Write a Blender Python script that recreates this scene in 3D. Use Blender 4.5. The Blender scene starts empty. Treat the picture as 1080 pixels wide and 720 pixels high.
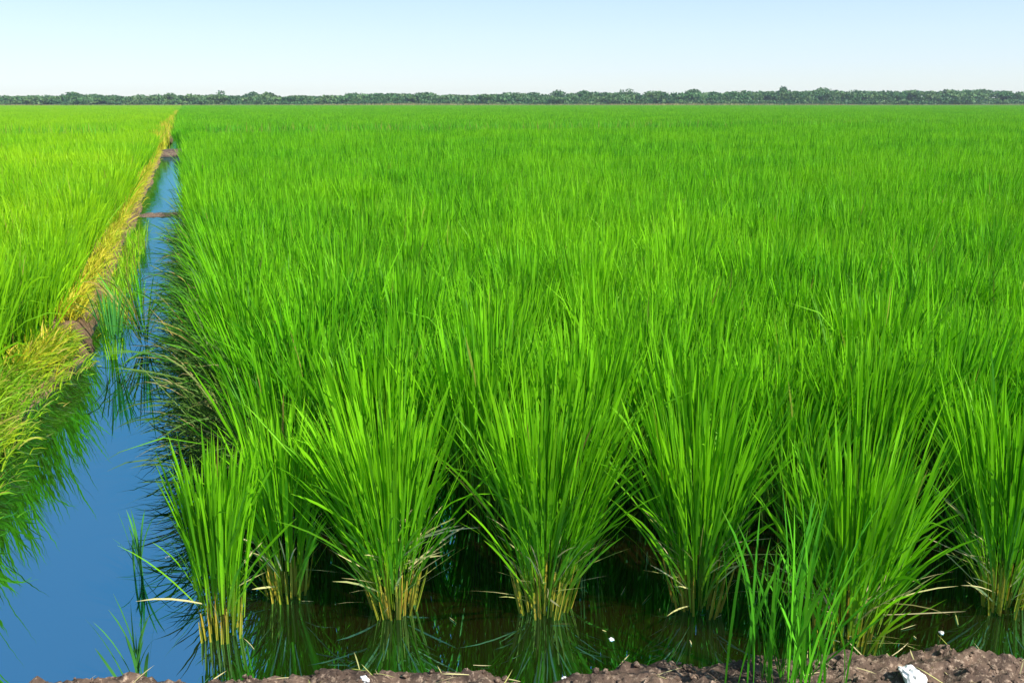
import bpy, math, random
import numpy as np
from mathutils import noise, Vector

S = bpy.context.scene
COL = S.collection
rng = np.random.default_rng(11)
random.seed(11)
R = math.radians

# ------------------------------------------------------------------ camera
EYE = 1.70
FPX = 1000.0                      # focal length in photo pixels (1080 wide)
PITCH = R(14.08)
HORIZON = 109.0
HEAD = R(18.6)                    # heading, clockwise from +Y (the ditch runs along +Y)
FWD = np.array([math.sin(HEAD), math.cos(HEAD)])
RGT = np.array([math.cos(HEAD), -math.sin(HEAD)])
cam = bpy.data.cameras.new("camera")
cam.sensor_width = 36.0
cam.lens = 36.0 * FPX / 1080.0
cam.clip_start = 0.05
cam.clip_end = 6000
camo = bpy.data.objects.new("camera", cam)
COL.objects.link(camo)
camo.location = (0, 0, EYE)
camo.rotation_euler = (math.pi / 2 - PITCH, 0, -HEAD)
S.camera = camo


def unproj(px, py, z=0.0):
    """a photo pixel -> (u right, v forward) on the level z"""
    dx, dy = (px - 540) / FPX, (py - 360) / FPX
    f = math.cos(PITCH) - dy * math.sin(PITCH)
    d = math.sin(PITCH) + dy * math.cos(PITCH)
    t = (EYE - z) / d
    return dx * t, f * t


def world(u, v):
    p = u * RGT + v * FWD
    return float(p[0]), float(p[1])


def at(px, py, z=0.0):
    x, y = world(*unproj(px, py, z))
    return x, y, z


def project(x, y, z):
    u = x * RGT[0] + y * RGT[1]
    v = x * FWD[0] + y * FWD[1]
    zc = v * np.cos(PITCH) + (EYE - z) * np.sin(PITCH)
    yc = v * np.sin(PITCH) - (EYE - z) * np.cos(PITCH)
    return 540 + FPX * u / zc, 360 - FPX * yc / zc, zc


# ------------------------------------------------------------------ node helpers
def new_mat(name):
    m = bpy.data.materials.new(name)
    m.use_nodes = True
    nt = m.node_tree
    nt.nodes.clear()
    out = nt.nodes.new("ShaderNodeOutputMaterial")
    return m, nt, out


def N(nt, t, **kw):
    n = nt.nodes.new(t)
    for k, v in kw.items():
        setattr(n, k, v)
    return n


def mixc(nt, fac, a, b, blend="MIX"):
    n = nt.nodes.new("ShaderNodeMix")
    n.data_type = "RGBA"
    n.blend_type = blend
    for idx, val in ((0, fac), (6, a), (7, b)):
        if hasattr(val, "is_output"):
            nt.links.new(val, n.inputs[idx])
        elif isinstance(val, (int, float)):
            n.inputs[idx].default_value = val
        else:
            n.inputs[idx].default_value = (*val, 1)
    return n.outputs[2]


def ramp(nt, val, lo, hi, a=0.0, b=1.0):
    n = N(nt, "ShaderNodeMapRange", clamp=True)
    nt.links.new(val, n.inputs[0])
    n.inputs[1].default_value = lo
    n.inputs[2].default_value = hi
    n.inputs[3].default_value = a
    n.inputs[4].default_value = b
    return n.outputs[0]


def noise_tex(nt, scale, detail=3, vec=None, rough=0.55):
    n = N(nt, "ShaderNodeTexNoise")
    n.inputs["Scale"].default_value = scale
    n.inputs["Detail"].default_value = detail
    n.inputs["Roughness"].default_value = rough
    if vec is None:
        g = N(nt, "ShaderNodeNewGeometry")
        vec = g.outputs["Position"]
    nt.links.new(vec, n.inputs["Vector"])
    return n.outputs["Fac"]


def grass_mat(name, dark, light, warm, straw=(0.36, 0.25, 0.07), base_straw_shade=0.0, trans=0.35, patch=0.35, rough=0.5, spec=0.14, sheath_shade=(0.26, 0.17, 0.03), sheath_shade_top=0.26):
    m, nt, out = new_mat(name)
    at_ = N(nt, "ShaderNodeAttribute", attribute_name="blade")
    sep = N(nt, "ShaderNodeSeparateColor")
    nt.links.new(at_.outputs["Color"], sep.inputs[0])
    tone, along, dry = sep.outputs
    c = mixc(nt, tone, dark, light)
    warm_r = ramp(nt, noise_tex(nt, patch, 3), 0.40, 0.66)
    wmul = N(nt, "ShaderNodeMath", operation="MULTIPLY")
    nt.links.new(warm_r, wmul.inputs[0])
    nt.links.new(ramp(nt, tone, 0.0, 1.0, 0.35, 0.9), wmul.inputs[1])
    c = mixc(nt, wmul.outputs[0], c, warm)
    cool = ramp(nt, noise_tex(nt, 1.3, 4), 0.50, 0.70, 0.0, 0.40)
    c = mixc(nt, cool, c, dark)
    if base_straw_shade > 0:
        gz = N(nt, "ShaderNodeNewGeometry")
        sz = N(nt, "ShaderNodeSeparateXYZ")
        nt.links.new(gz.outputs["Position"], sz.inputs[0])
        b = ramp(nt, sz.outputs[2], 0.02, sheath_shade_top, base_straw_shade, 0.0)  # straw foot by height; on inner tufts a darker, taller painted shade
        c = mixc(nt, b, c, sheath_shade)
    tip = ramp(nt, along, 0.92, 1.0, 0.0, 0.25)
    c = mixc(nt, tip, c, straw)
    c = mixc(nt, dry, c, straw)
    p = N(nt, "ShaderNodeBsdfPrincipled")
    nt.links.new(c, p.inputs["Base Color"])
    p.inputs["Roughness"].default_value = rough
    p.inputs["Specular IOR Level"].default_value = spec
    t = N(nt, "ShaderNodeBsdfTranslucent")
    nt.links.new(mixc(nt, 0.5, c, (1.0, 1.0, 0.2), "MULTIPLY"), t.inputs["Color"])
    mx = N(nt, "ShaderNodeMixShader")
    mx.inputs[0].default_value = trans
    nt.links.new(p.outputs[0], mx.inputs[1])
    nt.links.new(t.outputs[0], mx.inputs[2])
    nt.links.new(mx.outputs[0], out.inputs["Surface"])
    return m


M = {}
M["rice"] = grass_mat("rice_leaf_green", (0.032, 0.190, 0.004), (0.180, 0.570, 0.008), (0.250, 0.600, 0.008), base_straw_shade=0.55, patch=0.5, trans=0.42)
M["rice_inner"] = grass_mat("rice_leaf_green_shaded_foot", (0.032, 0.190, 0.004), (0.180, 0.570, 0.008), (0.250, 0.600, 0.008), base_straw_shade=0.95, sheath_shade=(0.075, 0.048, 0.014), sheath_shade_top=0.52, patch=0.5, trans=0.42)  # brown sheaths darkened high up the leaf: shade between inner tufts painted in
M["rice_left"] = grass_mat("rice_leaf_lime", (0.125, 0.350, 0.006), (0.270, 0.590, 0.006), (0.370, 0.630, 0.006), patch=0.35, trans=0.4)
M["weed"] = grass_mat("weed_leaf_green", (0.03, 0.18, 0.008), (0.10, 0.42, 0.015), (0.12, 0.46, 0.015), patch=2.0, trans=0.25)
M["sprig"] = grass_mat("sprig_leaf_green", (0.03, 0.13, 0.03), (0.08, 0.32, 0.06), (0.09, 0.36, 0.06), patch=2.0, trans=0.25)
M["stalk"] = grass_mat("rice_stalk_straw", (0.16, 0.26, 0.012), (0.42, 0.34, 0.035), (0.46, 0.25, 0.04), patch=4.0, trans=0.15)
M["dry"] = grass_mat("withered_leaf", (0.30, 0.38, 0.05), (0.62, 0.58, 0.26), (0.60, 0.58, 0.18), straw=(0.55, 0.46, 0.26), patch=3.0, trans=0.25)
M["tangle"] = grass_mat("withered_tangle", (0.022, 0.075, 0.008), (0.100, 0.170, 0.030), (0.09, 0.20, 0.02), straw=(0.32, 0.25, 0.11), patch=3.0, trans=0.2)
M["shaded"] = grass_mat("shaded_leaf_green", (0.014, 0.075, 0.006), (0.050, 0.190, 0.010), (0.07, 0.22, 0.01), patch=2.0, trans=0.25)  # darkened green that paints the shade along the ditch edge
M["yellow"] = grass_mat("levee_grass_yellow", (0.27, 0.42, 0.012), (0.56, 0.53, 0.03), (0.64, 0.47, 0.03), straw=(0.60, 0.45, 0.07), patch=1.3, trans=0.3)
M["edge"] = grass_mat("levee_edge_grass", (0.08, 0.26, 0.008), (0.24, 0.48, 0.012), (0.34, 0.44, 0.015), straw=(0.42, 0.30, 0.08), patch=1.6, trans=0.3)
M["pale"] = grass_mat("pale_far_grass", (0.20, 0.23, 0.07), (0.36, 0.33, 0.13), (0.42, 0.28, 0.13), straw=(0.45, 0.36, 0.2), patch=0.03, trans=0.3)


# ------------------------------------------------------------------ blade meshes
class Acc:
    def __init__(self):
        self.v, self.f, self.c, self.n = [], [], [], 0

    def blades(self, base, az, th0, curv, L, w, segs=5, twist=None, tone=None, dry=None, prof="leaf", power=1.7, azd=None):
        n = len(az)
        s = np.linspace(0, 1, segs + 1)
        sm = (s[1:] + s[:-1]) / 2
        if azd is None:
            azd = rng.normal(0, 0.12, n)
        thm = th0[:, None] + curv[:, None] * sm[None] ** power
        azm = az[:, None] + azd[:, None] * sm[None]
        ds = (L / segs)[:, None]
        P = np.zeros((n, segs + 1, 3))
        P[:, 1:, 0] = np.cumsum(np.sin(thm) * np.cos(azm) * ds, 1)
        P[:, 1:, 1] = np.cumsum(np.sin(thm) * np.sin(azm) * ds, 1)
        P[:, 1:, 2] = np.cumsum(np.cos(thm) * ds, 1)
        P += base[:, None, :]
        th = th0[:, None] + curv[:, None] * s[None] ** power
        a = az[:, None] + azd[:, None] * s[None]
        if twist is None:
            twist = rng.normal(0, 0.6, n)
        tw = twist[:, None] * np.ones_like(s)[None] + rng.normal(0, 0.5, n)[:, None] * s[None]
        et = np.stack([-np.sin(a), np.cos(a), np.zeros_like(a)], -1)
        en = np.stack([np.cos(th) * np.cos(a), np.cos(th) * np.sin(a), -np.sin(th)], -1)
        side = np.cos(tw)[..., None] * et + np.sin(tw)[..., None] * en
        if prof == "leaf":
            wp = np.interp(s, [0, 0.25, 0.55, 0.85, 1], [0.6, 0.9, 1.0, 0.72, 0.05])
        else:
            wp = np.interp(s, [0, 0.6, 1], [1.0, 0.85, 0.4])
        hw = (w[:, None] * wp[None] / 2)[..., None]
        V = np.stack([P - side * hw, P + side * hw], 2).reshape(-1, 3)
        idx = (np.arange(n)[:, None] * (segs + 1) + np.arange(segs)[None]) * 2
        idx = idx.reshape(-1)
        F = np.stack([idx, idx + 1, idx + 3, idx + 2], 1) + self.n
        if tone is None:
            tone = rng.beta(0.7, 0.6, n)
        if dry is None:
            dry = np.zeros(n)
        C = np.zeros((n, segs + 1, 2, 4))
        C[..., 0] = tone[:, None, None]
        C[..., 1] = s[None, :, None]
        C[..., 2] = dry[:, None, None]
        C[..., 3] = 1
        self.v.append(V)
        self.f.append(F)
        self.c.append(C.reshape(-1, 4))
        self.n += len(V)

    def quads(self, V, tone):
        """V (n,4,3) loose leaf faces"""
        n = len(V)
        self.f.append(np.arange(n * 4).reshape(-1, 4) + self.n)
        self.v.append(V.reshape(-1, 3))
        C = np.zeros((n, 4, 4))
        C[..., 0] = tone[:, None]
        C[..., 1] = 0.5
        C[..., 3] = 1
        self.c.append(C.reshape(-1, 4))
        self.n += n * 4

    def mesh(self, name, mat):
        V = np.concatenate(self.v)
        F = np.concatenate(self.f)
        C = np.concatenate(self.c)
        me = quad_mesh(name, V, F, mat)
        ca = me.attributes.new("blade", "FLOAT_COLOR", "POINT")
        ca.data.foreach_set("color", C.astype(np.float32).ravel())
        return me


def quad_mesh(name, V, F, mat, smooth=True):
    me = bpy.data.meshes.new(name)
    me.vertices.add(len(V))
    me.vertices.foreach_set("co", np.asarray(V, np.float32).ravel())
    k = F.shape[1]
    me.loops.add(len(F) * k)
    me.loops.foreach_set("vertex_index", F.astype(np.int32).ravel())
    me.polygons.add(len(F))
    me.polygons.foreach_set("loop_start", (np.arange(len(F)) * k).astype(np.int32))
    me.polygons.foreach_set("use_smooth", np.full(len(F), smooth))
    me.update(calc_edges=True)
    me.validate()
    if mat:
        me.materials.append(mat)
    return me


def link(name, me, parent=None, loc=(0, 0, 0), rz=0.0, **props):
    o = bpy.data.objects.new(name, me)
    COL.objects.link(o)
    o.location = loc
    o.rotation_euler = (0, 0, rz)
    if parent:
        o.parent = parent
    for k, v in props.items():
        o[k] = v
    return o


def tuft_leaves(acc, n, H, spread, base_r=0.07, w=0.013, segs=5, lean=(0, 0), outer=0.16, wild=0.05, dryf=0.006, stiff=1.0, short=0.0):
    """fan of rice leaves: inner ones upright, outer ones leaning and arching, many leaving their stem above the water"""
    q = rng.random(n) ** 0.55                       # 0 core .. 1 rim
    az = rng.random(n) * 2 * np.pi
    r = base_r * np.sqrt(q) * rng.uniform(0.5, 1, n)
    start = rng.random(n) ** 1.05 * 0.52 * H           # where the leaf leaves its stem
    th0 = q * spread * rng.uniform(0.55, 1.1, n)
    sh = rng.random(n) < short                       # short upper leaves, tips at many levels
    start[sh] = rng.uniform(0.30, 0.78, sh.sum()) * H
    bx = r * np.cos(az) + np.tan(th0 * 0.9) * start * np.cos(az)
    by = r * np.sin(az) + np.tan(th0 * 0.9) * start * np.sin(az)
    L = (H * rng.normal(0.99, 0.085, n) - start * 0.9) / np.maximum(np.cos(th0), 0.5)
    tipz = H * rng.uniform(0.74, 1.0, n)
    th_s = th0 * 0.8 + np.abs(rng.normal(0.0, 0.16, n))
    L[sh] = (np.maximum(tipz - start, 0.16 * H) / np.cos(np.minimum(th_s, 1.0)))[sh]
    th0 = np.where(sh, th_s, th0)
    curv = (rng.gamma(1.8, 0.085, n) + 0.03) * stiff
    th0 = th0 + rng.normal(0, 0.05, n)
    # low rim leaves that splay out and bend over
    k = (rng.random(n) < outer) & ~sh
    th0[k] += rng.uniform(0.10, 0.48, k.sum())
    L[k] *= rng.uniform(0.45, 0.85, k.sum())
    curv[k] += rng.uniform(0.0, 0.4, k.sum())
    b = rng.random(n) < wild
    curv[b] += rng.uniform(0.5, 1.6, b.sum())
    base = np.stack([bx, by, start], 1)
    # whole-tuft lean
    base[:, 0] += lean[0] * start
    base[:, 1] += lean[1] * start
    tx = np.sin(th0) * np.cos(az) + lean[0]
    ty = np.sin(th0) * np.sin(az) + lean[1]
    az = np.arctan2(ty, tx)
    th0 = np.arctan2(np.hypot(tx, ty), np.cos(th0))
    dry = (rng.random(n) < dryf) * rng.uniform(0.5, 1.0, n)
    acc.blades(base, az, th0, curv, L, w * rng.uniform(0.65, 1.2, n), segs, twist=rng.normal(0, 0.8, n), dry=dry)


def tuft_stalks(acc, n, base_r, h, spread, w=0.010, lean=(0, 0)):
    az = rng.random(n) * 2 * np.pi
    q = np.sqrt(rng.random(n))
    base = np.stack([base_r * q * np.cos(az), base_r * q * np.sin(az), np.full(n, -0.03)], 1)
    th = q * spread * 0.8 + rng.normal(0, 0.03, n)
    tx, ty = np.sin(th) * np.cos(az) + lean[0], np.sin(th) * np.sin(az) + lean[1]
    for tw in (0.0, 1.57):
        acc.blades(base, np.arctan2(ty, tx), np.hypot(tx, ty), np.zeros(n), h * rng.uniform(0.6, 1.1, n), w * np.ones(n), 3,
                   twist=np.full(n, tw), prof="stem", azd=np.zeros(n))


def tuft_dry(acc, n, h, base_r, lean=(0, 0)):
    az = rng.random(n) * 2 * np.pi
    z0 = rng.uniform(0.04, 0.34, n) * h
    base = np.stack([base_r * (0.6 + z0) * np.cos(az), base_r * (0.6 + z0) * np.sin(az), z0], 1)
    th0 = rng.uniform(0.5, 1.25, n)
    curv = rng.uniform(0.0, 0.4, n)
    acc.blades(base, az, th0, curv, rng.uniform(0.10, 0.27, n), rng.uniform(0.003, 0.0075, n), 4, dry=rng.uniform(0, 1, n))


# ------------------------------------------------------------------ rice tufts that can be told apart
def rice_tuft(px, py, H, spread, label, n=250, base_r=0.085, seed=0, lean=(0, 0), w=0.0088, group=None, dry_n=16, stalk_n=34, leaf_mat="rice", outer=0.2, z=0.0):
    global rng
    rng = np.random.default_rng(1000 + seed)
    x, y, _ = at(px, py, z)
    n = int(n * 1.22)
    root = bpy.data.objects.new("rice_tuft", None)
    COL.objects.link(root)
    root.empty_display_size = 0.1
    root.location = (x, y, z)
    root["label"] = label
    root["category"] = "rice plant"
    if group:
        root["group"] = group
    a = Acc()
    tuft_leaves(a, n, H, spread, base_r, w, 6, lean, outer=outer, wild=0.008, stiff=0.75, short=0.45)
    link("leaves", a.mesh("leaves", M[leaf_mat]), root)
    a = Acc()
    tuft_stalks(a, stalk_n, base_r * 0.95, 0.26 * H, spread, 0.009, lean)
    link("stalks", a.mesh("stalks", M["stalk"]), root)
    if dry_n:
        a = Acc()
        tuft_dry(a, dry_n, H, base_r)
        link("withered_leaves", a.mesh("withered_leaves", M["dry"]), root)
    return root


G_FRONT = "rice tufts standing in the water along the front of the field"
taken = []
FRONT = [
    (234, 668, 0.60, 0.13, "smaller rice tuft at the ditch corner, with blue water along its left side", 240, 0.075, (0.02, 0.0), 10),
    (305, 628, 0.68, 0.20, "rice tuft set back in shade between the ditch corner tuft and the first wide fan", 200, 0.08, (0.0, 0.0), 16),
    (415, 643, 0.76, 0.33, "wide fan-shaped rice tuft, the first full one right of the ditch corner", 320, 0.075, (-0.05, 0.0), 55),
    (575, 641, 0.78, 0.31, "fan-shaped rice tuft with yellow stalks, at the middle of the front row", 370, 0.095, (0.03, 0.0), 48),
    (735, 642, 0.77, 0.27, "rice tuft with a bare bundle of orange-brown stalks at its foot", 300, 0.085, (-0.02, 0.0), 44),
    (893, 676, 0.69, 0.24, "bushy rice tuft rooted at the mud bank, in front of its neighbours", 400, 0.12, (0.0, 0.0), 40),
    (1056, 640, 0.78, 0.30, "rice tuft at the right end of the front row, with brown stalks", 350, 0.09, (0.0, 0.0), 44),
]
for i, (px, py, H, sp, lab, n, br, ln, dn) in enumerate(FRONT):
    rice_tuft(px, py, H, sp, lab, n, br, i, ln, group=G_FRONT, dry_n=dn, outer=0.55 if i != 0 else 0.10)
    taken.append(at(px, py)[:2])
    if i == 5:
        # three stiff pale leaves leaning out to the right over the water
        fr_ = bpy.data.objects["rice_tuft.%03d" % i]
        a = Acc()
        bs = np.array([(0.03, -0.02, 0.02), (0.07, -0.03, 0.02), (0.05, 0.01, 0.1)])
        bs[:, :2] = bs[:, :1] * RGT[None] + bs[:, 1:2] * FWD[None]
        a.blades(bs, np.full(3, -HEAD) + np.array([0.1, -0.1, 0.3]), np.radians([42, 52, 36]), np.array([0.1, 0.05, 0.15]), np.array([0.36, 0.27, 0.42]), np.full(3, 0.011), 6,
                 twist=np.array([0.3, -0.3, 0.1]), tone=np.array([0.8, 0.6, 0.7]), azd=np.zeros(3))
        link("leaning_leaves", a.mesh("leaning_leaves", M["rice"]), fr_)

# ------------------------------------------------------------------ the packed field on the right of the ditch
rng = np.random.default_rng(5)
WATER_L, WATER_R = -0.78, 0.03        # the ditch
CROSS = (33.0, 37.5)                   # cross ditch between plots
TREES_AT = 420.0


def in_right(x, y):
    return ((x > WATER_R + 0.02) | ((y > CROSS[1]) & (x > -0.3))) & ~((y > CROSS[0]) & (y < CROSS[1]))


NV = 10
near_meshes, mid_meshes = [], []
for k in range(NV):
    a = Acc()
    tuft_leaves(a, 290, 0.86, 0.20, 0.13, 0.0105, 4, outer=0.04, wild=0.01, dryf=0.004, stiff=0.7, short=0.8)
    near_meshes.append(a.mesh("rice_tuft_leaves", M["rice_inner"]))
for k in range(8):
    a = Acc()
    tuft_leaves(a, 220, 0.86, 0.21, 0.14, 0.0125, 3, outer=0.03, wild=0.01, dryf=0.003, stiff=0.7, short=0.85)
    mid_meshes.append(a.mesh("rice_leaves", M["rice"]))


def patch_mesh(size, n, H, w, mat, segs=2, slope=0.32, sd=0.09):
    a = Acc()
    base = np.stack([rng.uniform(-size, size, n) / 2, rng.uniform(-size, size, n) / 2, np.full(n, 0.30 * H)], 1)
    bump = np.array([noise.noise((b[0] * 1.7, b[1] * 1.7, 3.3 * size)) for b in base]) * 0.10
    a.blades(base, rng.random(n) * 6.283, np.abs(rng.normal(0, slope, n)), rng.gamma(2, 0.12, n), H * (0.72 + bump + rng.normal(0, sd * 0.6, n)),
             w * rng.uniform(0.6, 1.3, n), segs)
    return a.mesh("rice_leaves", mat)


def rows(v0, v1, du, dv, half_angle, jit, extra=1.2):
    pts = []
    v = v0
    k = 0
    while v < v1:
        um = v * math.tan(half_angle) + extra
        us = np.arange(-um, um, du) + (du / 2 if k % 2 else 0)
        pts.append(np.stack([us + rng.normal(0, jit, len(us)), v + rng.normal(0, jit, len(us))], 1))
        v += dv
        k += 1
    p = np.concatenate(pts)
    return p[:, :1] * RGT[None] + p[:, 1:] * FWD[None]


HALF = R(36)
near = rows(3.38, 15.0, 0.36, 0.29, HALF, 0.05)
near = near[in_right(near[:, 0], near[:, 1])]
# the front row goes on past the frame
for px in (1210, 1370, 1530):
    near = np.vstack([near, np.array([at(px, 641)[:2]])])
def hollow(pts, spots):
    for hx, hy, rx in spots:
        gx, gy, _ = at(hx, hy, 0.45)
        pts = pts[np.hypot(pts[:, 0] - gx, pts[:, 1] - gy) > rx]
    return pts


HOLLOWS = [(357, 246, 0.42), (392, 240, 0.32), (578, 384, 0.22), (606, 402, 0.2), (1052, 220, 0.5), (842, 226, 0.4), (945, 290, 0.25), (500, 230, 0.35), (250, 300, 0.2), (690, 205, 0.5)]
near = hollow(near, HOLLOWS)
near = near[(rng.random(len(near)) > 0.035) | (np.hypot(near[:, 0], near[:, 1]) < 6.0)]
tk = np.array(taken)
near = near[np.min(np.hypot(near[:, None, 0] - tk[None, :, 0], near[:, None, 1] - tk[None, :, 1]), 1) > 0.27]
# the edge row beside the ditch
ey = np.arange(3.62, 15.0, 0.33)
edge = np.stack([np.interp(ey, [4, 7, 9], [0.27, 0.24, 0.15]) + rng.normal(0, 0.03, len(ey)), ey + rng.normal(0, 0.04, len(ey))], 1)
near = near[near[:, 0] > np.interp(near[:, 1], [4, 7, 9], [0.42, 0.40, 0.32])]
edge_i = edge[edge[:, 1] < 9.5]
near = np.vstack([near, edge[edge[:, 1] >= 9.5]])
dist = np.hypot(near[:, 0], near[:, 1])
ppx, ppy, _ = project(near[:, 0], near[:, 1], 0.75)
inview = (ppx > -10) & (ppx < 1090) & (ppy < 725) & (dist > 2.9)
order = np.argsort(np.where(inview, dist, 1e6))
n_ind = 300 - len(FRONT) - len(edge_i)
ind = order[:n_ind]
rest = np.delete(near, ind, axis=0)
L_IN = "tall green rice tuft packed inside the field behind its front row"
G_IN = "rice tufts packed inside the field"
for j in ind:
    x, y = near[j]
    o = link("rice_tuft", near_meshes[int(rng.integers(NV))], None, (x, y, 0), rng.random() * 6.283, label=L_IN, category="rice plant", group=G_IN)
    sc = rng.uniform(0.88, 1.06)
    o.scale = (sc, sc, sc * rng.uniform(0.96, 1.06))
# tufts along the ditch lean out over the water
edge_src = []
for k in range(5):
    a = Acc()
    tuft_leaves(a, 210, 0.86, 0.30, 0.08, 0.0105, 5, lean=(-0.04, 0.0), outer=0.15, wild=0.05, short=0.5)
    b = Acc()
    n = 46
    az = np.pi + rng.normal(0, 0.8, n)
    base = np.stack([rng.uniform(-0.06, 0.05, n), rng.uniform(-0.15, 0.15, n), rng.uniform(0.04, 0.5, n)], 1)
    b.blades(base, az, rng.uniform(0.4, 1.3, n), rng.uniform(0.3, 1.6, n), rng.uniform(0.16, 0.46, n), rng.uniform(0.005, 0.010, n), 5, dry=(rng.random(n) < 0.35) * rng.random(n))
    edge_src.append((a.mesh("leaves", M["rice_inner"]), b.mesh("withered_leaves", M["tangle"])))
for i, (x, y) in enumerate(edge_i):
    lm, dm = edge_src[i % 5]
    o = link("rice_tuft", lm, None, (x, y, 0), rng.normal(0, 0.25), label="rice tuft on the edge of the field, hanging over the ditch with withered leaves below", category="rice plant",
             group="rice tufts hanging over the ditch")
    sc = rng.uniform(0.85, 1.02)
    o.scale = (sc, sc, sc)
    link("withered_leaves", dm, o)


def instancer(name, groups, **props):
    """ONE object: a set of points, each carrying a clump of leaves (geometry nodes)"""
    o = None
    V, idx, sc, rz = [], [], [], []
    col = bpy.data.collections.new(name + "_leaves")
    off = 0
    for pts, meshes, s0, s1 in groups:
        for me in meshes:
            so = bpy.data.objects.new("leaf_clump_%03d" % off, me)
            col.objects.link(so)
            off += 1
        V.append(pts)
        idx.append(rng.integers(off - len(meshes), off, len(pts)))
        sc.append(rng.uniform(s0, s1, len(pts)))
    V = np.concatenate(V)
    V3 = np.zeros((len(V), 3))
    V3[:, : V.shape[1]] = V
    me = bpy.data.meshes.new(name)
    me.vertices.add(len(V3))
    me.vertices.foreach_set("co", V3.astype(np.float32).ravel())
    at_i = me.attributes.new("pick", "INT", "POINT")
    at_i.data.foreach_set("value", np.concatenate(idx).astype(np.int32))
    at_s = me.attributes.new("size", "FLOAT", "POINT")
    at_s.data.foreach_set("value", np.concatenate(sc).astype(np.float32))
    at_r = me.attributes.new("turn", "FLOAT_VECTOR", "POINT")
    tr = np.zeros((len(V3), 3))
    tr[:, 2] = rng.random(len(V3)) * 6.283
    at_r.data.foreach_set("vector", tr.astype(np.float32).ravel())
    o = link(name, me, **props)
    ng = bpy.data.node_groups.new(name + "_nodes", "GeometryNodeTree")
    ng.interface.new_socket("Geometry", in_out="INPUT", socket_type="NodeSocketGeometry")
    ng.interface.new_socket("Geometry", in_out="OUTPUT", socket_type="NodeSocketGeometry")
    gi, go = ng.nodes.new("NodeGroupInput"), ng.nodes.new("NodeGroupOutput")
    ci = ng.nodes.new("GeometryNodeCollectionInfo")
    ci.inputs["Collection"].default_value = col
    ci.inputs["Separate Children"].default_value = True
    ci.inputs["Reset Children"].default_value = True
    ip = ng.nodes.new("GeometryNodeInstanceOnPoints")
    ip.inputs["Pick Instance"].default_value = True

    def named(nm, t):
        n = ng.nodes.new("GeometryNodeInputNamedAttribute")
        n.data_type = t
        n.inputs["Name"].default_value = nm
        return next(s for s in n.outputs if s.enabled and s.name == "Attribute")
    ng.links.new(gi.outputs[0], ip.inputs["Points"])
    ng.links.new(ci.outputs[0], ip.inputs["Instance"])
    ng.links.new(named("pick", "INT"), ip.inputs["Instance Index"])
    ng.links.new(named("turn", "FLOAT_VECTOR"), ip.inputs["Rotation"])
    ng.links.new(named("size", "FLOAT"), ip.inputs["Scale"])
    ng.links.new(ip.outputs[0], go.inputs[0])
    md = o.modifiers.new("leaves", "NODES")
    md.node_group = ng
    return o


mid = rows(15.0, 42.0, 0.40, 0.36, HALF, 0.09, 2.0)
mid = mid[in_right(mid[:, 0], mid[:, 1])]
mid = hollow(mid[rng.random(len(mid)) > 0.04], HOLLOWS)
far = rows(42.0, 150.0, 1.15, 1.15, HALF, 0.2, 3.0)
far = far[far[:, 0] > 0.15]
vfar = rows(150.0, 392.0, 3.4, 3.4, HALF, 0.6, 6.0)
vfar = vfar[vfar[:, 0] > 1.8]
p_far = [patch_mesh(1.5, 300, 0.90, 0.028, M["rice"]) for _ in range(6)]
p_vfar = [patch_mesh(4.6, 900, 0.95, 0.05, M["rice"]) for _ in range(4)]
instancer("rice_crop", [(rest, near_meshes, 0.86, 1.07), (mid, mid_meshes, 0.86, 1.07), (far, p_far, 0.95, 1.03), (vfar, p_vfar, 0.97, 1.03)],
          kind="stuff", label="bright green rice crop filling the field to the tree line", category="rice crop")

# ------------------------------------------------------------------ the field left of the ditch
LX = -1.06


def left_meshes(n, H, w, segs, k, spread=0.42):
    out = []
    for _ in range(k):
        a = Acc()
        tuft_leaves(a, int(n * 1.3), H, spread * 0.8, 0.12, w, segs, outer=0.08, wild=0.05, dryf=0.01, short=0.7)
        out.append(a.mesh("rice_leaves", M["rice_left"]))
    return out


lnear = []
y = 2.6
while y < 15:
    xs = np.arange(LX - 0.06 - 0.15 * min(max((6.9 - y) / 1.4, 0), 1) - 0.04 * min(max((y - 7.5) / 1.5, 0), 1), -0.62 * y - 3.5, -0.30)
    lnear.append(np.stack([xs + rng.normal(0, 0.05, len(xs)), y + rng.normal(0, 0.05, len(xs))], 1))
    y += 0.28
lnear = np.concatenate(lnear)
for hx, hy, rx in ((15, 268, 0.34), (45, 272, 0.28), (4, 255, 0.3)):      # hollows in the crop
    gx, gy, _ = at(hx, hy, 0.35)
    lnear = lnear[np.hypot(lnear[:, 0] - gx, lnear[:, 1] - gy) > rx]
lmid = []
y = 15.0
while y < 44:
    xs = np.arange(LX - 0.13, -0.40 * y - 4, -0.38)
    lmid.append(np.stack([xs + rng.normal(0, 0.08, len(xs)), y + rng.normal(0, 0.08, len(xs))], 1))
    y += 0.36
lmid = np.concatenate(lmid)
lmid = lmid[~((lmid[:, 1] > 27.0) & (lmid[:, 1] < 30.2) & (lmid[:, 0] < -2.3) & (lmid[:, 0] > -5.6))]
lmid = lmid[~((lmid[:, 1] > 35.0) & (lmid[:, 1] < 38.0))]
def left_far(y0, y1, st, margin):
    out = []
    y = y0
    while y < y1:
        xs = np.arange(-margin, -0.40 * y - 6, -st)
        out.append(np.stack([xs + rng.normal(0, st * 0.15, len(xs)), y + rng.normal(0, st * 0.15, len(xs))], 1))
        y += st
    return np.concatenate(out)
lfar = left_far(44, 150, 1.15, 2.15)
lvfar = left_far(150, 425, 3.4, 3.6)
lp_far = [patch_mesh(1.5, 300, 0.88, 0.028, M["rice_left"]) for _ in range(5)]
lp_vfar = [patch_mesh(4.6, 900, 0.92, 0.05, M["rice_left"]) for _ in range(4)]
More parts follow.
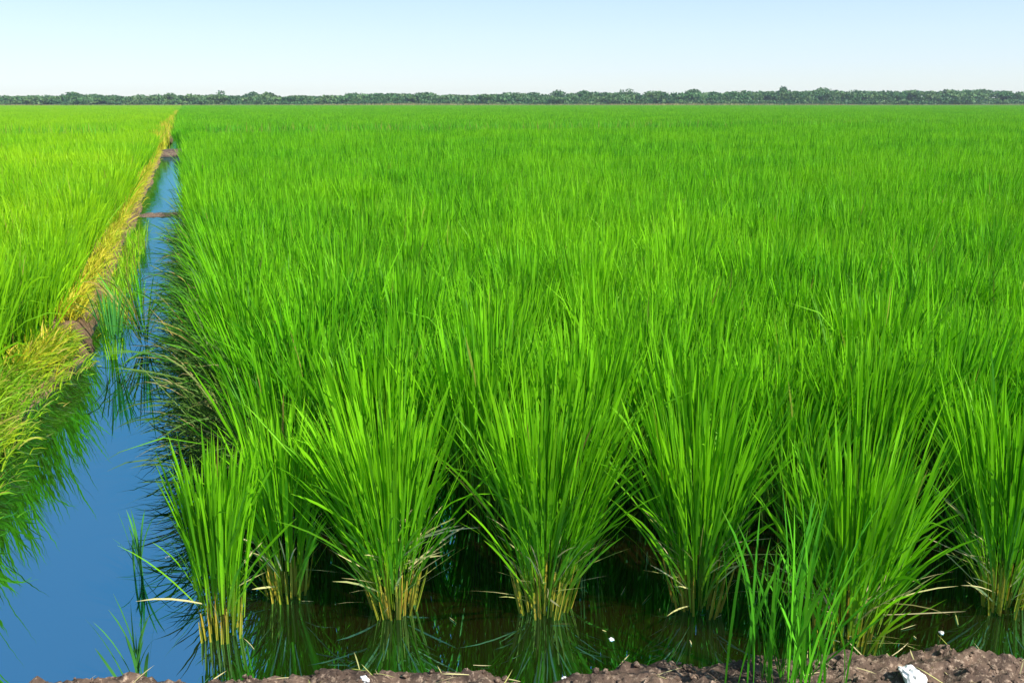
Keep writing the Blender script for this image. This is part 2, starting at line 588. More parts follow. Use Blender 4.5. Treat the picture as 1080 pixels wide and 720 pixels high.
instancer("lime_rice_crop", [(lnear, left_meshes(130, 0.80, 0.010, 4, 8), 0.88, 1.08), (lmid, left_meshes(90, 0.80, 0.016, 3, 6), 0.92, 1.06),
                             (lfar, lp_far, 0.94, 1.03), (lvfar, lp_vfar, 0.97, 1.03)],
          kind="stuff", label="yellowish lime green rice crop beyond the levee, left of the ditch", category="rice crop")

# ------------------------------------------------------------------ ground, water, levee, mud bank
def mud_mat(name, c1, c2, c3, scale=1.0, bump=0.5, dist=0.02):
    m, nt, out = new_mat(name)
    p = N(nt, "ShaderNodeBsdfPrincipled")
    f1 = noise_tex(nt, 9 * scale, 6, rough=0.65)
    f2 = noise_tex(nt, 55 * scale, 5, rough=0.7)
    f3 = noise_tex(nt, 2.2 * scale, 3)
    c = mixc(nt, ramp(nt, f1, 0.38, 0.62), c1, c2)
    c = mixc(nt, ramp(nt, f2, 0.52, 0.68), c, c3)
    c = mixc(nt, ramp(nt, f3, 0.45, 0.62, 0, 0.5), c, c1)
    nt.links.new(c, p.inputs["Base Color"])
    p.inputs["Roughness"].default_value = 0.85
    p.inputs["Specular IOR Level"].default_value = 0.25
    b = N(nt, "ShaderNodeBump")
    b.inputs["Strength"].default_value = bump
    b.inputs["Distance"].default_value = dist
    nt.links.new(f2, b.inputs["Height"])
    nt.links.new(b.outputs[0], p.inputs["Normal"])
    nt.links.new(p.outputs[0], out.inputs["Surface"])
    return m


M["mud"] = mud_mat("dry_mud", (0.040, 0.026, 0.019), (0.165, 0.108, 0.074), (0.42, 0.31, 0.22))
M["levee"] = mud_mat("levee_earth", (0.10, 0.06, 0.03), (0.25, 0.15, 0.08), (0.36, 0.24, 0.13), 0.7)
M["ground"] = mud_mat("field_earth", (0.06, 0.05, 0.02), (0.12, 0.10, 0.05), (0.16, 0.13, 0.07), 0.1)


def grid(xs, ys, zf, name, mat):
    X, Y = np.meshgrid(xs, ys, indexing="ij")
    Z = zf(X, Y)
    nx, ny = X.shape
    i = (np.arange(nx - 1)[:, None] * ny + np.arange(ny - 1)[None]).ravel()
    F = np.stack([i, i + ny, i + ny + 1, i + 1], 1)
    return quad_mesh(name, np.stack([X, Y, Z], -1).reshape(-1, 3), F, mat)


def nz(X, Y, s, oct=3, seed=0.0):
    f = np.empty(X.size)
    for k, (a, b) in enumerate(zip(X.ravel() * s, Y.ravel() * s)):
        f[k] = noise.fractal((a, b, seed), 0.9, 2.1, oct)
    return f.reshape(X.shape)


# ground reaches the horizon, the flooded sheet lies on it out to the wood
V = np.array([[-800, -800, -0.35], [800, -800, -0.35], [800, 800, -0.35], [-800, 800, -0.35]], float)
link("ground", quad_mesh("ground", V, np.array([[0, 1, 2, 3]]), M["ground"]), kind="structure")

m, nt, out = new_mat("murky_water")
gl = N(nt, "ShaderNodeBsdfGlossy")
gl.inputs["Roughness"].default_value = 0.0
gl.inputs["Color"].default_value = (0.29, 0.80, 1.0, 1)
df = N(nt, "ShaderNodeBsdfDiffuse")
df.inputs["Color"].default_value = (0.011, 0.0065, 0.002, 1)
fr = N(nt, "ShaderNodeFresnel")
fr.inputs["IOR"].default_value = 7.0
geo = N(nt, "ShaderNodeNewGeometry")
sx = N(nt, "ShaderNodeSeparateXYZ")
nt.links.new(geo.outputs["Position"], sx.inputs[0])
mp = N(nt, "ShaderNodeMapping")
mp.inputs["Scale"].default_value = (1.0, 0.8, 1.0)
nt.links.new(geo.outputs["Position"], mp.inputs["Vector"])
n1 = noise_tex(nt, 6.0, 2, mp.outputs[0])
rip = ramp(nt, sx.outputs[1], 7.0, 10.5, 0.04, 0.32)
bp = N(nt, "ShaderNodeBump")
bp.inputs["Distance"].default_value = 0.012
nt.links.new(rip, bp.inputs["Strength"])
nt.links.new(n1, bp.inputs["Height"])
nt.links.new(bp.outputs[0], gl.inputs["Normal"])
nt.links.new(bp.outputs[0], fr.inputs["Normal"])
mx = N(nt, "ShaderNodeMixShader")
nt.links.new(fr.outputs[0], mx.inputs[0])
nt.links.new(df.outputs[0], mx.inputs[1])
nt.links.new(gl.outputs[0], mx.inputs[2])
nt.links.new(mx.outputs[0], out.inputs["Surface"])
M["water"] = m
V = np.array([[-420, -1, 0], [520, -1, 0], [520, 425, 0], [-420, 425, 0]], float)
link("water", quad_mesh("water", V, np.array([[0, 1, 2, 3]]), M["water"]), kind="structure")

# levee between ditch and left field
def setback(y_):
    t_ = np.clip((6.9 - y_) / 1.4, 0, 1)
    return -0.17 * t_ * t_ * (3 - 2 * t_)


def levee_h(X, Y):
    c = -0.97 + setback(Y) + 0.03 * np.sin(Y * 0.9) + 0.02 * np.sin(Y * 2.3)
    h = 0.23 * np.exp(-(((X - c) / 0.17) ** 4)) - 0.10
    gap = np.exp(-(((X + 0.80) / 0.10) ** 2) - (((Y - 7.15) / 0.35) ** 2))
    return h + 0.15 * gap + 0.035 * nz(X, Y, 5.0, 4, 1.0) + 0.012 * nz(X, Y, 22.0, 3, 4.0)


link("levee", grid(np.arange(-1.50, -0.55, 0.025), np.concatenate([np.arange(2.0, 12, 0.03), np.arange(12, 45, 0.15)]), levee_h, "levee", M["levee"]), kind="structure")
link("far_levee", grid(np.arange(-1.75, -0.5, 0.1), np.arange(45, 400, 1.0), lambda X, Y: 0.55 * np.exp(-(((X + 1.1) / 0.4) ** 4)) - 0.05, "far_levee", M["levee"]), kind="structure")


def strip_grass(name, n, xf, yf, H, w, mat, zf, th=(0.0, 0.5), curv=(0.2, 1.2), azc=None, azs=3.14, segs=4, **props):
    a = Acc()
    x, y_ = xf(n), yf(n)
    if zf is lev_base:
        x = x + setback(y_)
    z = zf(x, y_)
    az = rng.uniform(-3.14, 3.14, n) if azc is None else azc + rng.normal(0, azs, n)
    a.blades(np.stack([x, y_, z], 1), az, rng.uniform(*th, n), rng.uniform(*curv, n), H * rng.uniform(0.5, 1.2, n), w * rng.uniform(0.6, 1.3, n), segs,
             dry=(rng.random(n) < 0.3) * rng.random(n))
    return link(name, a.mesh(name, M[mat]), **props)


def lev_base(x, y_):
    return 0.23 * np.exp(-(((x + 0.97 - setback(y_)) / 0.17) ** 4)) - 0.10


def y_pow(a, b, p):
    return lambda n: a + (b - a) * rng.random(n) ** p


def skip_gap(n):
    y_ = 6.0 + 29 * rng.random(n) ** 1.4
    k = (y_ > 6.85) & (y_ < 7.5)
    y_[k] += 0.8
    return y_


strip_grass("dry_grass", 6000, lambda n: rng.normal(-0.94, 0.05, n), skip_gap, 0.20, 0.008, "yellow", lev_base, (0.1, 1.1), (0.3, 1.3), azc=0.0, azs=1.3,
            kind="stuff", label="yellow dry grass growing along the top of the levee", category="grass")
strip_grass("far_dry_grass", 3500, lambda n: rng.normal(-0.95, 0.12, n), lambda n: 36 + 130 * rng.random(n) ** 1.6, 0.66, 0.03, "yellow", lambda x, y_: np.full(len(x), 0.1),
            (0.0, 0.3), (0.1, 0.8), segs=3, kind="stuff", label="far strip of yellow grass running on along the levee to the tree line", category="grass")
strip_grass("levee_grass", 5500, lambda n: rng.normal(-0.95, 0.09, n), lambda n: 4.1 + 2.8 * rng.random(n), 0.17, 0.0075, "edge", lev_base, (0.1, 0.9), (0.4, 1.6), azc=0.0, azs=0.8, segs=5,
            kind="stuff", label="drooping yellow-green grass on the near levee, hanging over the ditch", category="grass")
strip_grass("shade_line_weeds", 9000, lambda n: np.where(rng.random(n) < 0.82, rng.uniform(0.6, 34, n), rng.uniform(-9, -2.2, n)), lambda n: rng.uniform(36.6, 37.4, n), 0.92, 0.03, "weed", lambda x, y_: np.zeros(len(x)),  # weeds added to draw the dark line of the shaded gap between plots
            (0.0, 0.25), (0.1, 0.5), segs=3, kind="stuff", label="thin dark line of weeds put in for the shade where a low cross levee cuts the fields", category="weeds")
# weeds standing in the shallow left half of the ditch
strip_grass("shallow_weeds", 420, lambda n: rng.uniform(-0.76, -0.55, n), lambda n: 7.6 + 5.5 * rng.random(n), 0.30, 0.008, "rice_left", lambda x, y_: np.zeros(len(x)),
            (0.0, 0.35), (0.1, 0.7), kind="stuff", label="thin green weeds standing in the shallow side of the ditch", category="weeds")
# tangled dead leaves at the foot of the right field
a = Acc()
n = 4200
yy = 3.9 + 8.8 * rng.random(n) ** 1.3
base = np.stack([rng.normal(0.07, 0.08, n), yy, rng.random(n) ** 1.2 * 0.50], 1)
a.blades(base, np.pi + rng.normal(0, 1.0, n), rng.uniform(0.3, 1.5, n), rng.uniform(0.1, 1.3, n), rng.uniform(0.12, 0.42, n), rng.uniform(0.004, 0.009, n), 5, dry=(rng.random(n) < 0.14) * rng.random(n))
b = Acc()  # overhanging leaves, the shade of the field edge put into their colour
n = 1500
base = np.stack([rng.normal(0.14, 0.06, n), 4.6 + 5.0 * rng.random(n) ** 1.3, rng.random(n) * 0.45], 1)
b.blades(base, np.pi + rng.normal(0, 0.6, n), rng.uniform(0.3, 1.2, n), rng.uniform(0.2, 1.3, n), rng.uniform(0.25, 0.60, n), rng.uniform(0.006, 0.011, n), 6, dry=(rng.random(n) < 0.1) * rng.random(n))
link("overhanging_leaves", b.mesh("overhanging_leaves", M["shaded"]), kind="stuff", label="leaves coloured dark for the shade, sagging from the field edge over the ditch water", category="leaves")
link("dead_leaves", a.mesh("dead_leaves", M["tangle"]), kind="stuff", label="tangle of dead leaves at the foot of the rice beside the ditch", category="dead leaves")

# mud bars
def bar(xs, ys, h, seed, name):
    x0, x1, y0, y1 = xs[0], xs[-1], ys[0], ys[-1]

    def f(X, Y):
        ax, ay = (X - (x0 + x1) / 2) / ((x1 - x0) / 2), (Y - (y0 + y1) / 2) / ((y1 - y0) / 2)
        return h * (1 - ax ** 6) * (1 - np.abs(ay) ** 2) - 0.03 + 0.02 * nz(X, Y, 8, 3, seed)
    link(name, grid(xs, ys, f, name, M["mud"]), kind="structure")


bar(np.arange(-0.85, 0.15, 0.04), np.arange(15.5, 16.4, 0.05), 0.055, 3.0, "mud_bar")
bar(np.arange(-1.0, 0.6, 0.06), np.arange(33.6, 35.6, 0.1), 0.24, 6.0, "cross_levee")

# foreground bank
crest = [(-260, 740), (-60, 733), (45, 721), (130, 716), (250, 718), (340, 712), (400, 708), (480, 704), (560, 715), (640, 702), (700, 693), (790, 694), (850, 690), (960, 686), (1000, 680), (1080, 692), (1250, 690), (1500, 700)]
cu, cv = zip(*[unproj(px, py, 0.11) for px, py in crest])


def bank_h(U, Vv):
    e = np.interp(U, cu, cv) - Vv           # metres in front of the crest (towards the camera)
    h = np.where(e < 0, 0.11 + e * 1.1, 0.11 + 0.05 * np.clip(e, 0, 5) + 0.03 * np.sin(np.clip(e, 0, 1.5) * 4.2))
    h = np.maximum(h, -0.12)
    k = np.clip((e + 0.15) / 0.15, 0, 1)
    return h + k * (0.030 * nz(U, Vv, 5, 3, 2.0) + 0.022 * nz(U, Vv, 17, 4, 7.0) + 0.011 * nz(U, Vv, 60, 4, 9.0) - 0.016 + 0.018 * np.clip((-0.1 - U) / 0.4, 0, 1))


me = grid(np.arange(-2.3, 2.9, 0.0125), np.concatenate([np.arange(-1.2, 1.7, 0.06), np.arange(1.7, 2.95, 0.0125)]), bank_h, "mud_bank", M["mud"])
link("mud_bank", me, rz=-HEAD, kind="structure")


def lump(r, seed, sq=(1, 1, 0.7), sub=3, amp=0.35):
    import bmesh
    bm = bmesh.new()
    bmesh.ops.create_icosphere(bm, subdivisions=sub, radius=1)
    for v in bm.verts:
        d = 1 + amp * noise.fractal((v.co.x * 1.5 + seed, v.co.y * 1.5, v.co.z * 1.5), 0.8, 2.2, 4)
        v.co = Vector((v.co.x * sq[0], v.co.y * sq[1], v.co.z * sq[2])) * d * r
    me = bpy.data.meshes.new("lump")
    bm.to_mesh(me)
    bm.free()
    return me


# loose crumbs of mud on the bank: nobody could count them
vs, fs, off = [], [], 0
protos = []
for k in range(5):
    l = lump(1, k * 3.7, sub=1, amp=0.6)
    protos.append((np.array([v.co for v in l.vertices]), np.array([p.vertices[:] for p in l.polygons])))
n = 6000
U = rng.uniform(-1.9, 2.3, n)
E = rng.uniform(-0.03, 0.55, n)
Vv = np.interp(U, cu, cv) - E
Hh = bank_h(U, Vv)
for k in range(n):
    pv, pf = protos[k % 5]
    r = 0.0016 + 0.011 * rng.random() ** 5
    p = U[k] * RGT + Vv[k] * FWD
    vs.append(pv * r + np.array([p[0], p[1], Hh[k] + r * 0.25]))
    fs.append(pf + off)
    off += len(pv)
link("mud_crumbs", quad_mesh("mud_crumbs", np.concatenate(vs), np.concatenate(fs), M["mud"], False), kind="stuff", label="loose crumbs of dry brown mud on the near bank", category="mud crumbs")

# straw litter: dry bits lying on the bank and floating on the water
a = Acc()
n = 260
U = rng.uniform(-1.7, 2.2, n)
Vv = np.interp(U, cu, cv) - rng.uniform(-0.02, 0.45, n)
P = U[:, None] * RGT[None] + Vv[:, None] * FWD[None]
a.blades(np.stack([P[:, 0], P[:, 1], bank_h(U, Vv) + 0.004], 1), rng.random(n) * 6.283, rng.uniform(1.35, 1.57, n), rng.uniform(0, 0.2, n), rng.uniform(0.02, 0.11, n), rng.uniform(0.002, 0.0045, n), 3, dry=rng.random(n))
n = 26
U = rng.uniform(-1.0, 2.0, n)
Vv = rng.uniform(2.62, 3.1, n)
P = U[:, None] * RGT[None] + Vv[:, None] * FWD[None]
a.blades(np.stack([P[:, 0], P[:, 1], np.full(n, 0.003)], 1), rng.random(n) * 6.283, rng.uniform(1.50, 1.57, n), np.zeros(n), rng.uniform(0.01, 0.10, n), rng.uniform(0.0015, 0.004, n), 3, dry=rng.random(n))
link("straw_litter", a.mesh("straw_litter", M["dry"]), kind="stuff", label="bits of dry straw scattered over the mud bank and the dark water", category="straw")

# white chunk and flecks
m, nt, out = new_mat("white_chalky")
p = N(nt, "ShaderNodeBsdfPrincipled")
nt.links.new(mixc(nt, ramp(nt, noise_tex(nt, 70, 4), 0.4, 0.65), (0.82, 0.82, 0.80), (0.55, 0.52, 0.48)), p.inputs["Base Color"])
p.inputs["Roughness"].default_value = 0.8
nt.links.new(p.outputs[0], out.inputs["Surface"])
M["white"] = m


def on_bank(px, py):
    u, v = unproj(px, py, 0.13)
    h = float(bank_h(np.array([[u]]), np.array([[v]]))[0, 0])
    u, v = unproj(px, py, h)
    h = float(bank_h(np.array([[u]]), np.array([[v]]))[0, 0])
    x, y_ = world(u, v)
    return x, y_, h


def white(name, px, py, r, seed, sq, label, cat, bank=True, **kw):
    me = lump(r, seed, sq, 3, 0.55)
    me.materials.append(M["white"])
    loc = on_bank(px, py) if bank else at(px, py, 0.0)
    return link(name, me, None, (loc[0], loc[1], loc[2] + (r * 0.3 if bank else 0.001)), seed, label=label, category=cat, **kw)


white("stone", 962, 716, 0.036, 1.3, (1.25, 0.8, 0.55), "chalky white stone lying on the brown mud bank near the bushy tuft", "stone")
white("pebble", 385, 719, 0.012, 2.2, (1.3, 0.9, 0.6), "small white pebble on the mud edge below the wide fan-shaped rice tuft", "pebble")
white("pebble", 595, 716, 0.008, 4.2, (1.3, 0.9, 0.6), "tiny white pebble on the mud edge below the middle rice tuft", "pebble")
white("floating_fleck", 645, 674, 0.0075, 5.1, (1, 1, 0.6), "round white fleck floating on dark water left of the orange-stalked tuft", "fleck", False)
white("floating_fleck", 993, 667, 0.0075, 6.1, (1, 1, 0.6), "round white fleck floating on dark water at the right, beyond the white stone", "fleck", False)
white("floating_fleck", 177, 587, 0.006, 7.1, (1.6, 0.8, 0.3), "small pale fleck floating on blue water beside the ditch corner tuft", "fleck", False)

# ------------------------------------------------------------------ single weeds
def blade_list(name, mat, pos, specs, label, cat, stem=None):
    """specs: (dx, dy, azimuth deg relative to image right, tilt deg, bend, length, width)"""
    sp = np.array(specs, float)
    a = Acc()
    base = np.stack([sp[:, 0], sp[:, 1], np.zeros(len(sp)) + (sp[:, 7] if sp.shape[1] > 7 else 0)], 1)
    az = np.radians(sp[:, 2]) - HEAD
    a.blades(base, az, np.radians(sp[:, 3]), sp[:, 4], sp[:, 5], sp[:, 6], 7, twist=rng.normal(0, 0.4, len(sp)))
    o = link(name, a.mesh(name, M[mat]), None, pos, label=label, category=cat)
    return o


def sprig_specs(n, H, spread, w, r=0.012):
    out = []
    for k in range(n):
        out.append((rng.normal(0, r), rng.normal(0, r), rng.choice([0, 180]) + rng.normal(0, 48), abs(rng.normal(0, spread)), rng.uniform(0.1, 0.6), H * rng.uniform(0.55, 1.05), w * rng.uniform(0.7, 1.2)))
    return out


x, y_, _ = at(148, 607)
blade_list("water_sprig", "sprig", (x, y_, -0.01), sprig_specs(12, 0.26, 6, 0.008, 0.010) + [(0, 0, 175, 14, 0.9, 0.19, 0.007), (0.0, 0, 10, 25, 0.4, 0.2, 0.005)],
           "slim dark sprig standing alone in blue ditch water, left of the corner tuft", "water plant")
x, y_, h = at(148, 719, 0.05)
blade_list("water_sprig", "sprig", (x, y_, h - 0.06), sprig_specs(14, 0.34, 6, 0.010, 0.012) + [(-0.02, 0, 178, 16, 0.35, 0.30, 0.009), (-0.03, 0, 180, 24, 0.1, 0.2, 0.008), (0.01, 0, 5, 6, 0.2, 0.25, 0.010)],
           "taller sprig of grass blades rising from the mud edge into the blue water", "water plant")
x, y_, h = on_bank(832, 715)
o = blade_list("grass_weed", "weed", (x, y_, h - 0.01), sprig_specs(64, 0.56, 8, 0.0085, 0.075)
               + [(0.03, 0, 10, 32, 0.5, 0.36, 0.011), (0.05, 0, 5, 46, 0.1, 0.30, 0.012), (0.02, 0, 20, 40, 0.3, 0.34, 0.008), (-0.02, 0, 170, 16, 0.3, 0.34, 0.010), (-0.05, 0, 180, 6, 0.1, 0.30, 0.012)],
               "dark green grass weed growing on the mud bank in front of the bushy tuft", "weed")
# two straight straw blades leaning out of the bushy tuft
# tuft standing in mid ditch
rng = np.random.default_rng(77)
x, y_, _ = at(121, 378)
root = bpy.data.objects.new("ditch_tuft", None)
COL.objects.link(root)
root.location = (x, y_, 0)
root["label"] = "small green tuft standing in the middle of the ditch with its mirror image below"
root["category"] = "rice plant"
a = Acc()
tuft_leaves(a, 46, 0.46, 0.30, 0.045, 0.010, 5, outer=0.1, wild=0.12)
link("leaves", a.mesh("leaves", M["sprig"]), root)
a = Acc()
tuft_stalks(a, 16, 0.045, 0.20, 0.22, 0.010)
link("stalks", a.mesh("stalks", M["rice_left"]), root)
x, y_, _ = at(152, 362)
root = bpy.data.objects.new("ditch_tuft", None)
COL.objects.link(root)
root.location = (x, y_, 0)
root["label"] = "ragged dark half-dead tuft in the ditch, right of the small green tuft"
root["category"] = "rice plant"
a = Acc()
tuft_leaves(a, 60, 0.55, 0.55, 0.05, 0.010, 5, outer=0.3, wild=0.3, dryf=0.3, lean=(-0.15, 0))
link("leaves", a.mesh("leaves", M["weed"]), root)
a = Acc()
tuft_dry(a, 20, 0.6, 0.06)
link("withered_leaves", a.mesh("withered_leaves", M["tangle"]), root)

# ------------------------------------------------------------------ the far wood
rng = np.random.default_rng(21)
m, nt, out = new_mat("tree_leaves")
at_ = N(nt, "ShaderNodeAttribute", attribute_name="blade")
sep = N(nt, "ShaderNodeSeparateColor")
nt.links.new(at_.outputs["Color"], sep.inputs[0])
c = mixc(nt, sep.outputs[0], (0.018, 0.085, 0.020), (0.065, 0.190, 0.040))
c = mixc(nt, ramp(nt, noise_tex(nt, 0.14, 3), 0.45, 0.62, 0, 0.7), c, (0.120, 0.200, 0.045))
p = N(nt, "ShaderNodeBsdfPrincipled")
nt.links.new(c, p.inputs["Base Color"])
p.inputs["Roughness"].default_value = 0.6
t = N(nt, "ShaderNodeBsdfTranslucent")
nt.links.new(c, t.inputs["Color"])
mx = N(nt, "ShaderNodeMixShader")
mx.inputs[0].default_value = 0.25
nt.links.new(p.outputs[0], mx.inputs[1])
nt.links.new(t.outputs[0], mx.inputs[2])
nt.links.new(mx.outputs[0], out.inputs["Surface"])
M["tree"] = m
M["bark"] = mud_mat("tree_bark", (0.06, 0.045, 0.03), (0.13, 0.10, 0.07), (0.18, 0.14, 0.1), 0.5)


def crown_quads(cx, cy, H, Wd, n, leaf, low=0.25):
    """leaf faces spread over several lobes of a crown"""
    nl = int(rng.integers(5, 9))
    lobes = []
    for _ in range(nl):
        a_ = rng.random() * 6.283
        rr = Wd * 0.32 * math.sqrt(rng.random())
        hz = H * (low + 0.14 + (0.72 - low) * rng.random())
        lobes.append((rr * math.cos(a_), rr * math.sin(a_), hz, Wd * rng.uniform(0.17, 0.30), H * rng.uniform(0.10, 0.18)))
    lobes.append((0, 0, H * 0.82, Wd * 0.26, H * 0.17))
    L = np.array(lobes)
    k = rng.integers(0, len(L), n)
    d = rng.normal(0, 1, (n, 3))
    d /= np.linalg.norm(d, axis=1)[:, None]
    d *= rng.uniform(0.55, 1.05, n)[:, None]
    C = np.stack([L[k, 0] + d[:, 0] * L[k, 3], L[k, 1] + d[:, 1] * L[k, 3], L[k, 2] + d[:, 2] * L[k, 4]], 1)
    C += np.array([cx, cy, 0])
    a_ = rng.normal(0, 1, (n, 3))
    a_ /= np.linalg.norm(a_, axis=1)[:, None]
    b_ = np.cross(a_, rng.normal(0, 1, (n, 3)))
    b_ /= np.linalg.norm(b_, axis=1)[:, None]
    s = (leaf * rng.uniform(0.6, 1.3, n))[:, None]
    Q = np.stack([C - a_ * s, C - b_ * s * 0.7, C + a_ * s, C + b_ * s * 0.7], 1)
    tone = np.clip(rng.random(len(L))[k] * 0.6 + rng.random(n) * 0.4, 0, 1)
    return Q, tone


def limb(P0, P1, r0, r1, k=7):
    P0, P1 = np.array(P0, float), np.array(P1, float)
    d = P1 - P0
    d /= np.linalg.norm(d)
    e = np.cross(d, [0.3, 0.7, 0.2])
    e /= np.linalg.norm(e)
    g = np.cross(d, e)
    an = np.arange(k) * 6.2832 / k
    ring = np.cos(an)[:, None] * e + np.sin(an)[:, None] * g
    V = np.concatenate([P0 + ring * r0, P1 + ring * r1])
    i = np.arange(k)
    j = (i + 1) % k
    return V, np.stack([i, j, j + k, i + k], 1)


def trunk_parts(H, cx=0.0, cy=0.0):
    vs, fs, off = [], [], 0
    segs = [((cx, cy, -0.4), (cx + 0.1, cy, H * 0.45), 0.22, 0.15)]
    for k in range(4):
        a_ = k * 1.57 + rng.random()
        segs.append(((cx + 0.1, cy, H * rng.uniform(0.28, 0.45)), (cx + math.cos(a_) * H * 0.22, cy + math.sin(a_) * H * 0.22, H * rng.uniform(0.55, 0.72)), 0.11, 0.04))
    for s_ in segs:
        V, F = limb(*s_)
        vs.append(V)
        fs.append(F + off)
        off += len(V)
    return np.concatenate(vs), np.concatenate(fs)


def tree_xy(px, D):
    """ground point at pixel column px and distance D ahead"""
    zc = D * math.cos(PITCH) + EYE * math.sin(PITCH)
    return world((px - 540) / FPX * zc, D)


def top_y(px):
    return np.interp(px, [-400, 0, 150, 300, 420, 520, 560, 700, 760, 850, 950, 1080, 1500], [102, 102.3, 101.5, 101.3, 100.6, 101.5, 99.5, 99, 98.8, 97, 97, 98, 98])


acc = Acc()
tv, tf, toff = [], [], 0
px = -330.0
while px < 1420:
    for layer in range(3):
        D = TREES_AT + rng.uniform(-10, 10) + layer * 28
        p_ = px + rng.uniform(-8, 8)
        x, y_ = tree_xy(p_, D)
        H = EYE + (HORIZON - top_y(p_) + rng.normal(0.2, 0.8) + 2.2 * noise.noise((p_ * 0.016, layer * 5.0, 1.7)) + 1.2 * noise.noise((p_ * 0.06, 3.1, 0))) / 1000 * D * 1.02 + (0.0 if layer else -1.0 * rng.random())
        H = max(H, 2.6)
        Q, tone = crown_quads(x, y_, H, rng.uniform(11, 17), 700, 0.60, -0.05)
        acc.quads(Q, tone)
    px += 12
# undergrowth closing the foot of the wood
px = -330.0
while px < 1420:
    D = TREES_AT - 11 + rng.uniform(-3, 3)
    x, y_ = tree_xy(px, D)
    Q, tone = crown_quads(x, y_, rng.uniform(2.2, 3.4), rng.uniform(5, 8), 220, 0.42, -0.2)
    acc.quads(Q, tone * 0.8)
    px += 6
link("far_wood", acc.mesh("far_wood", M["tree"]), kind="stuff", label="long dark green wood closing the far side of the fields", category="wood")

EMERGE = [
    (76, 97.6, 11, "low rounded tree rising above the wood at the left, before the levee line"),
    (181, 98.4, 9, "small tree rising above the wood just over the far end of the ditch"),
    (234, 96.6, 9, "pointed tree rising above the wood, first one right of the ditch line"),
    (268, 97.6, 9, "low tree rising above the wood, just right of the pointed one"),
    (451, 97.8, 15, "very broad low tree mounding above the wood left of the middle"),
    (588, 95.8, 10, "darker tree rising above the wood right of the middle"),
    (616, 96.0, 9, "small tree rising between the darker one and the wide dome"),
    (660, 94.4, 14, "wide dark dome of a tree above the wood, right of the middle"),
    (731, 94.6, 10, "steep dark tree above the wood, between the wide dome and the tallest one"),
    (825, 91.8, 7, "tallest tree of the wood, a narrow dark crown standing clear against the sky"),
    (868, 93.8, 14, "broad flat-topped tree just right of the tallest one"),
    (1037, 95.0, 9, "rounded tree rising above the wood at the right edge"),
]
for px, ty, wpx, lab in EMERGE:
    D = TREES_AT + 14 + rng.uniform(-6, 6)
    x, y_ = tree_xy(px, D)
    H = EYE + (HORIZON + 0.8 - ty) / 1000 * D * 1.02
    root = bpy.data.objects.new("tree", None)
    COL.objects.link(root)
    root.location = (x, y_, -0.3)
    root["label"] = lab
    root["category"] = "tree"
    root["group"] = "trees standing out of the far wood"
    a = Acc()
    Q, tone = crown_quads(0, 0, H, wpx * 0.42 * 2.2, 900, 0.40, 0.15)
    a.quads(Q, tone * 0.75)
    link("crown", a.mesh("crown", M["tree"]), root)
    V, F = trunk_parts(H)
    link("trunk", quad_mesh("trunk", V, F, M["bark"]), root)

# pale dry strip before the wood
a = Acc()
n = 26000
pxs = rng.uniform(-330, 1420, n)
D = rng.uniform(394, 406, n)
zc = D * math.cos(PITCH) + EYE * math.sin(PITCH)
uu = (pxs - 540) / FPX * zc
P = uu[:, None] * RGT[None] + D[:, None] * FWD[None]
hh = 1.3 + 0.55 * np.clip(np.array([noise.noise((u_ * 0.012, 7.7, 0)) for u_ in uu]) + 0.35, 0, 1)
a.blades(np.stack([P[:, 0], P[:, 1], np.full(n, -0.1)], 1), rng.random(n) * 6.283, np.abs(rng.normal(0, 0.2, n)), rng.uniform(0.1, 0.6, n), hh * rng.uniform(0.8, 1.2, n), np.full(n, 0.25), 2)
link("pale_grass", a.mesh("pale_grass", M["pale"]), kind="stuff", label="thin pale strip of dry grass along the foot of the far wood", category="grass")

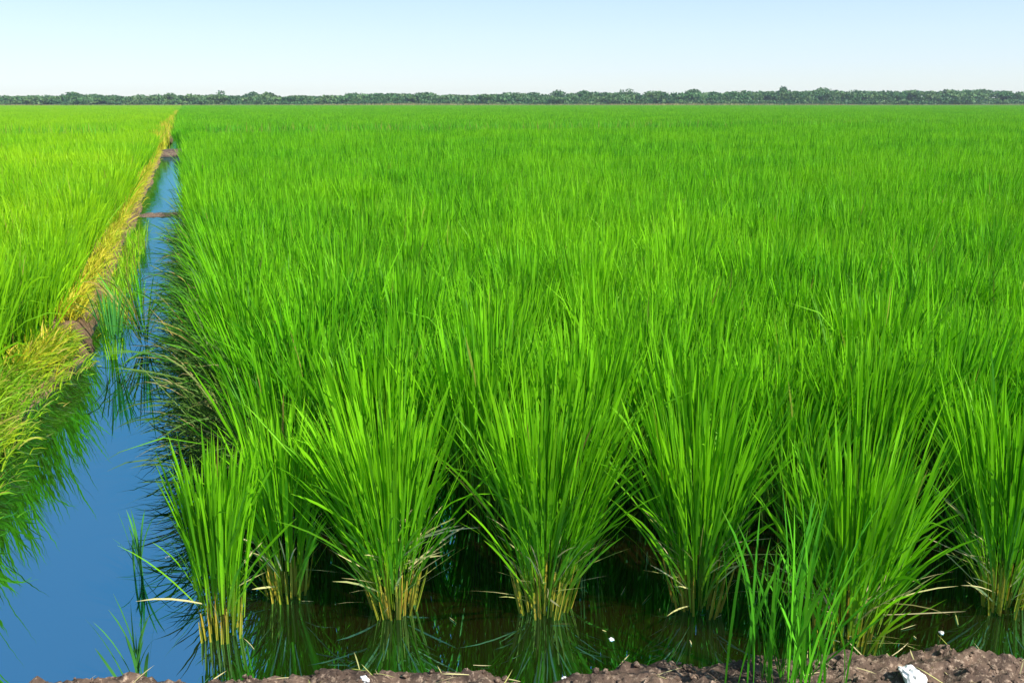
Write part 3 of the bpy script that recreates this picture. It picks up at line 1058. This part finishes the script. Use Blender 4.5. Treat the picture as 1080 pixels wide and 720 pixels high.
# ------------------------------------------------------------------ haze
import bmesh
bm = bmesh.new()
bmesh.ops.create_cube(bm, size=1)
me = bpy.data.meshes.new("haze")
bm.to_mesh(me)
bm.free()
m, nt, out = new_mat("haze_air")
pv = N(nt, "ShaderNodeVolumePrincipled")
pv.inputs["Color"].default_value = (0.80, 0.90, 1.0, 1)
pv.inputs["Density"].default_value = 0.00026
pv.inputs["Anisotropy"].default_value = 0.2
nt.links.new(pv.outputs[0], out.inputs["Volume"])
me.materials.append(m)
hz = link("haze", me, None, (0, 0, 5.1), kind="stuff", label="thin pale air between the near rice and the far wood", category="haze")
hz.scale = (1620, 1620, 13.0)

# ------------------------------------------------------------------ light
SUN_H, SUN_E = R(18.6 + 127), R(45)       # heading clockwise from +Y, elevation
w = bpy.data.worlds.new("World")
S.world = w
w.use_nodes = True
nt = w.node_tree
bg = nt.nodes["Background"]
sky = N(nt, "ShaderNodeTexSky", sky_type="NISHITA")
sky.sun_disc = False
sky.sun_elevation = SUN_E
sky.sun_rotation = SUN_H
sky.air_density = 1.0
sky.dust_density = 0.15
sky.ozone_density = 2.0
hs = N(nt, "ShaderNodeHueSaturation")
hs.inputs["Saturation"].default_value = 1.6
gm = N(nt, "ShaderNodeGamma")
gm.inputs["Gamma"].default_value = 0.38
nt.links.new(sky.outputs[0], gm.inputs["Color"])
nt.links.new(gm.outputs[0], hs.inputs["Color"])
nt.links.new(mixc(nt, 1.0, hs.outputs[0], (1.70, 1.86, 2.18), "MULTIPLY"), bg.inputs[0])
bg.inputs[1].default_value = 0.148
sl = bpy.data.lights.new("sun", "SUN")
sl.energy = 5.0
sl.angle = R(0.5)
sl.color = (1.0, 0.95, 0.86)
so = bpy.data.objects.new("sun", sl)
COL.objects.link(so)
d = Vector((math.sin(SUN_H) * math.cos(SUN_E), math.cos(SUN_H) * math.cos(SUN_E), math.sin(SUN_E)))
so.rotation_euler = d.to_track_quat("Z", "Y").to_euler()

S.view_settings.view_transform = "Standard"
S.view_settings.look = "None"
S.view_settings.gamma = 1
S.view_settings.exposure = 0.74
S.cycles.max_bounces = 7
S.cycles.diffuse_bounces = 3
S.cycles.glossy_bounces = 3
S.cycles.transmission_bounces = 4
S.cycles.volume_bounces = 0
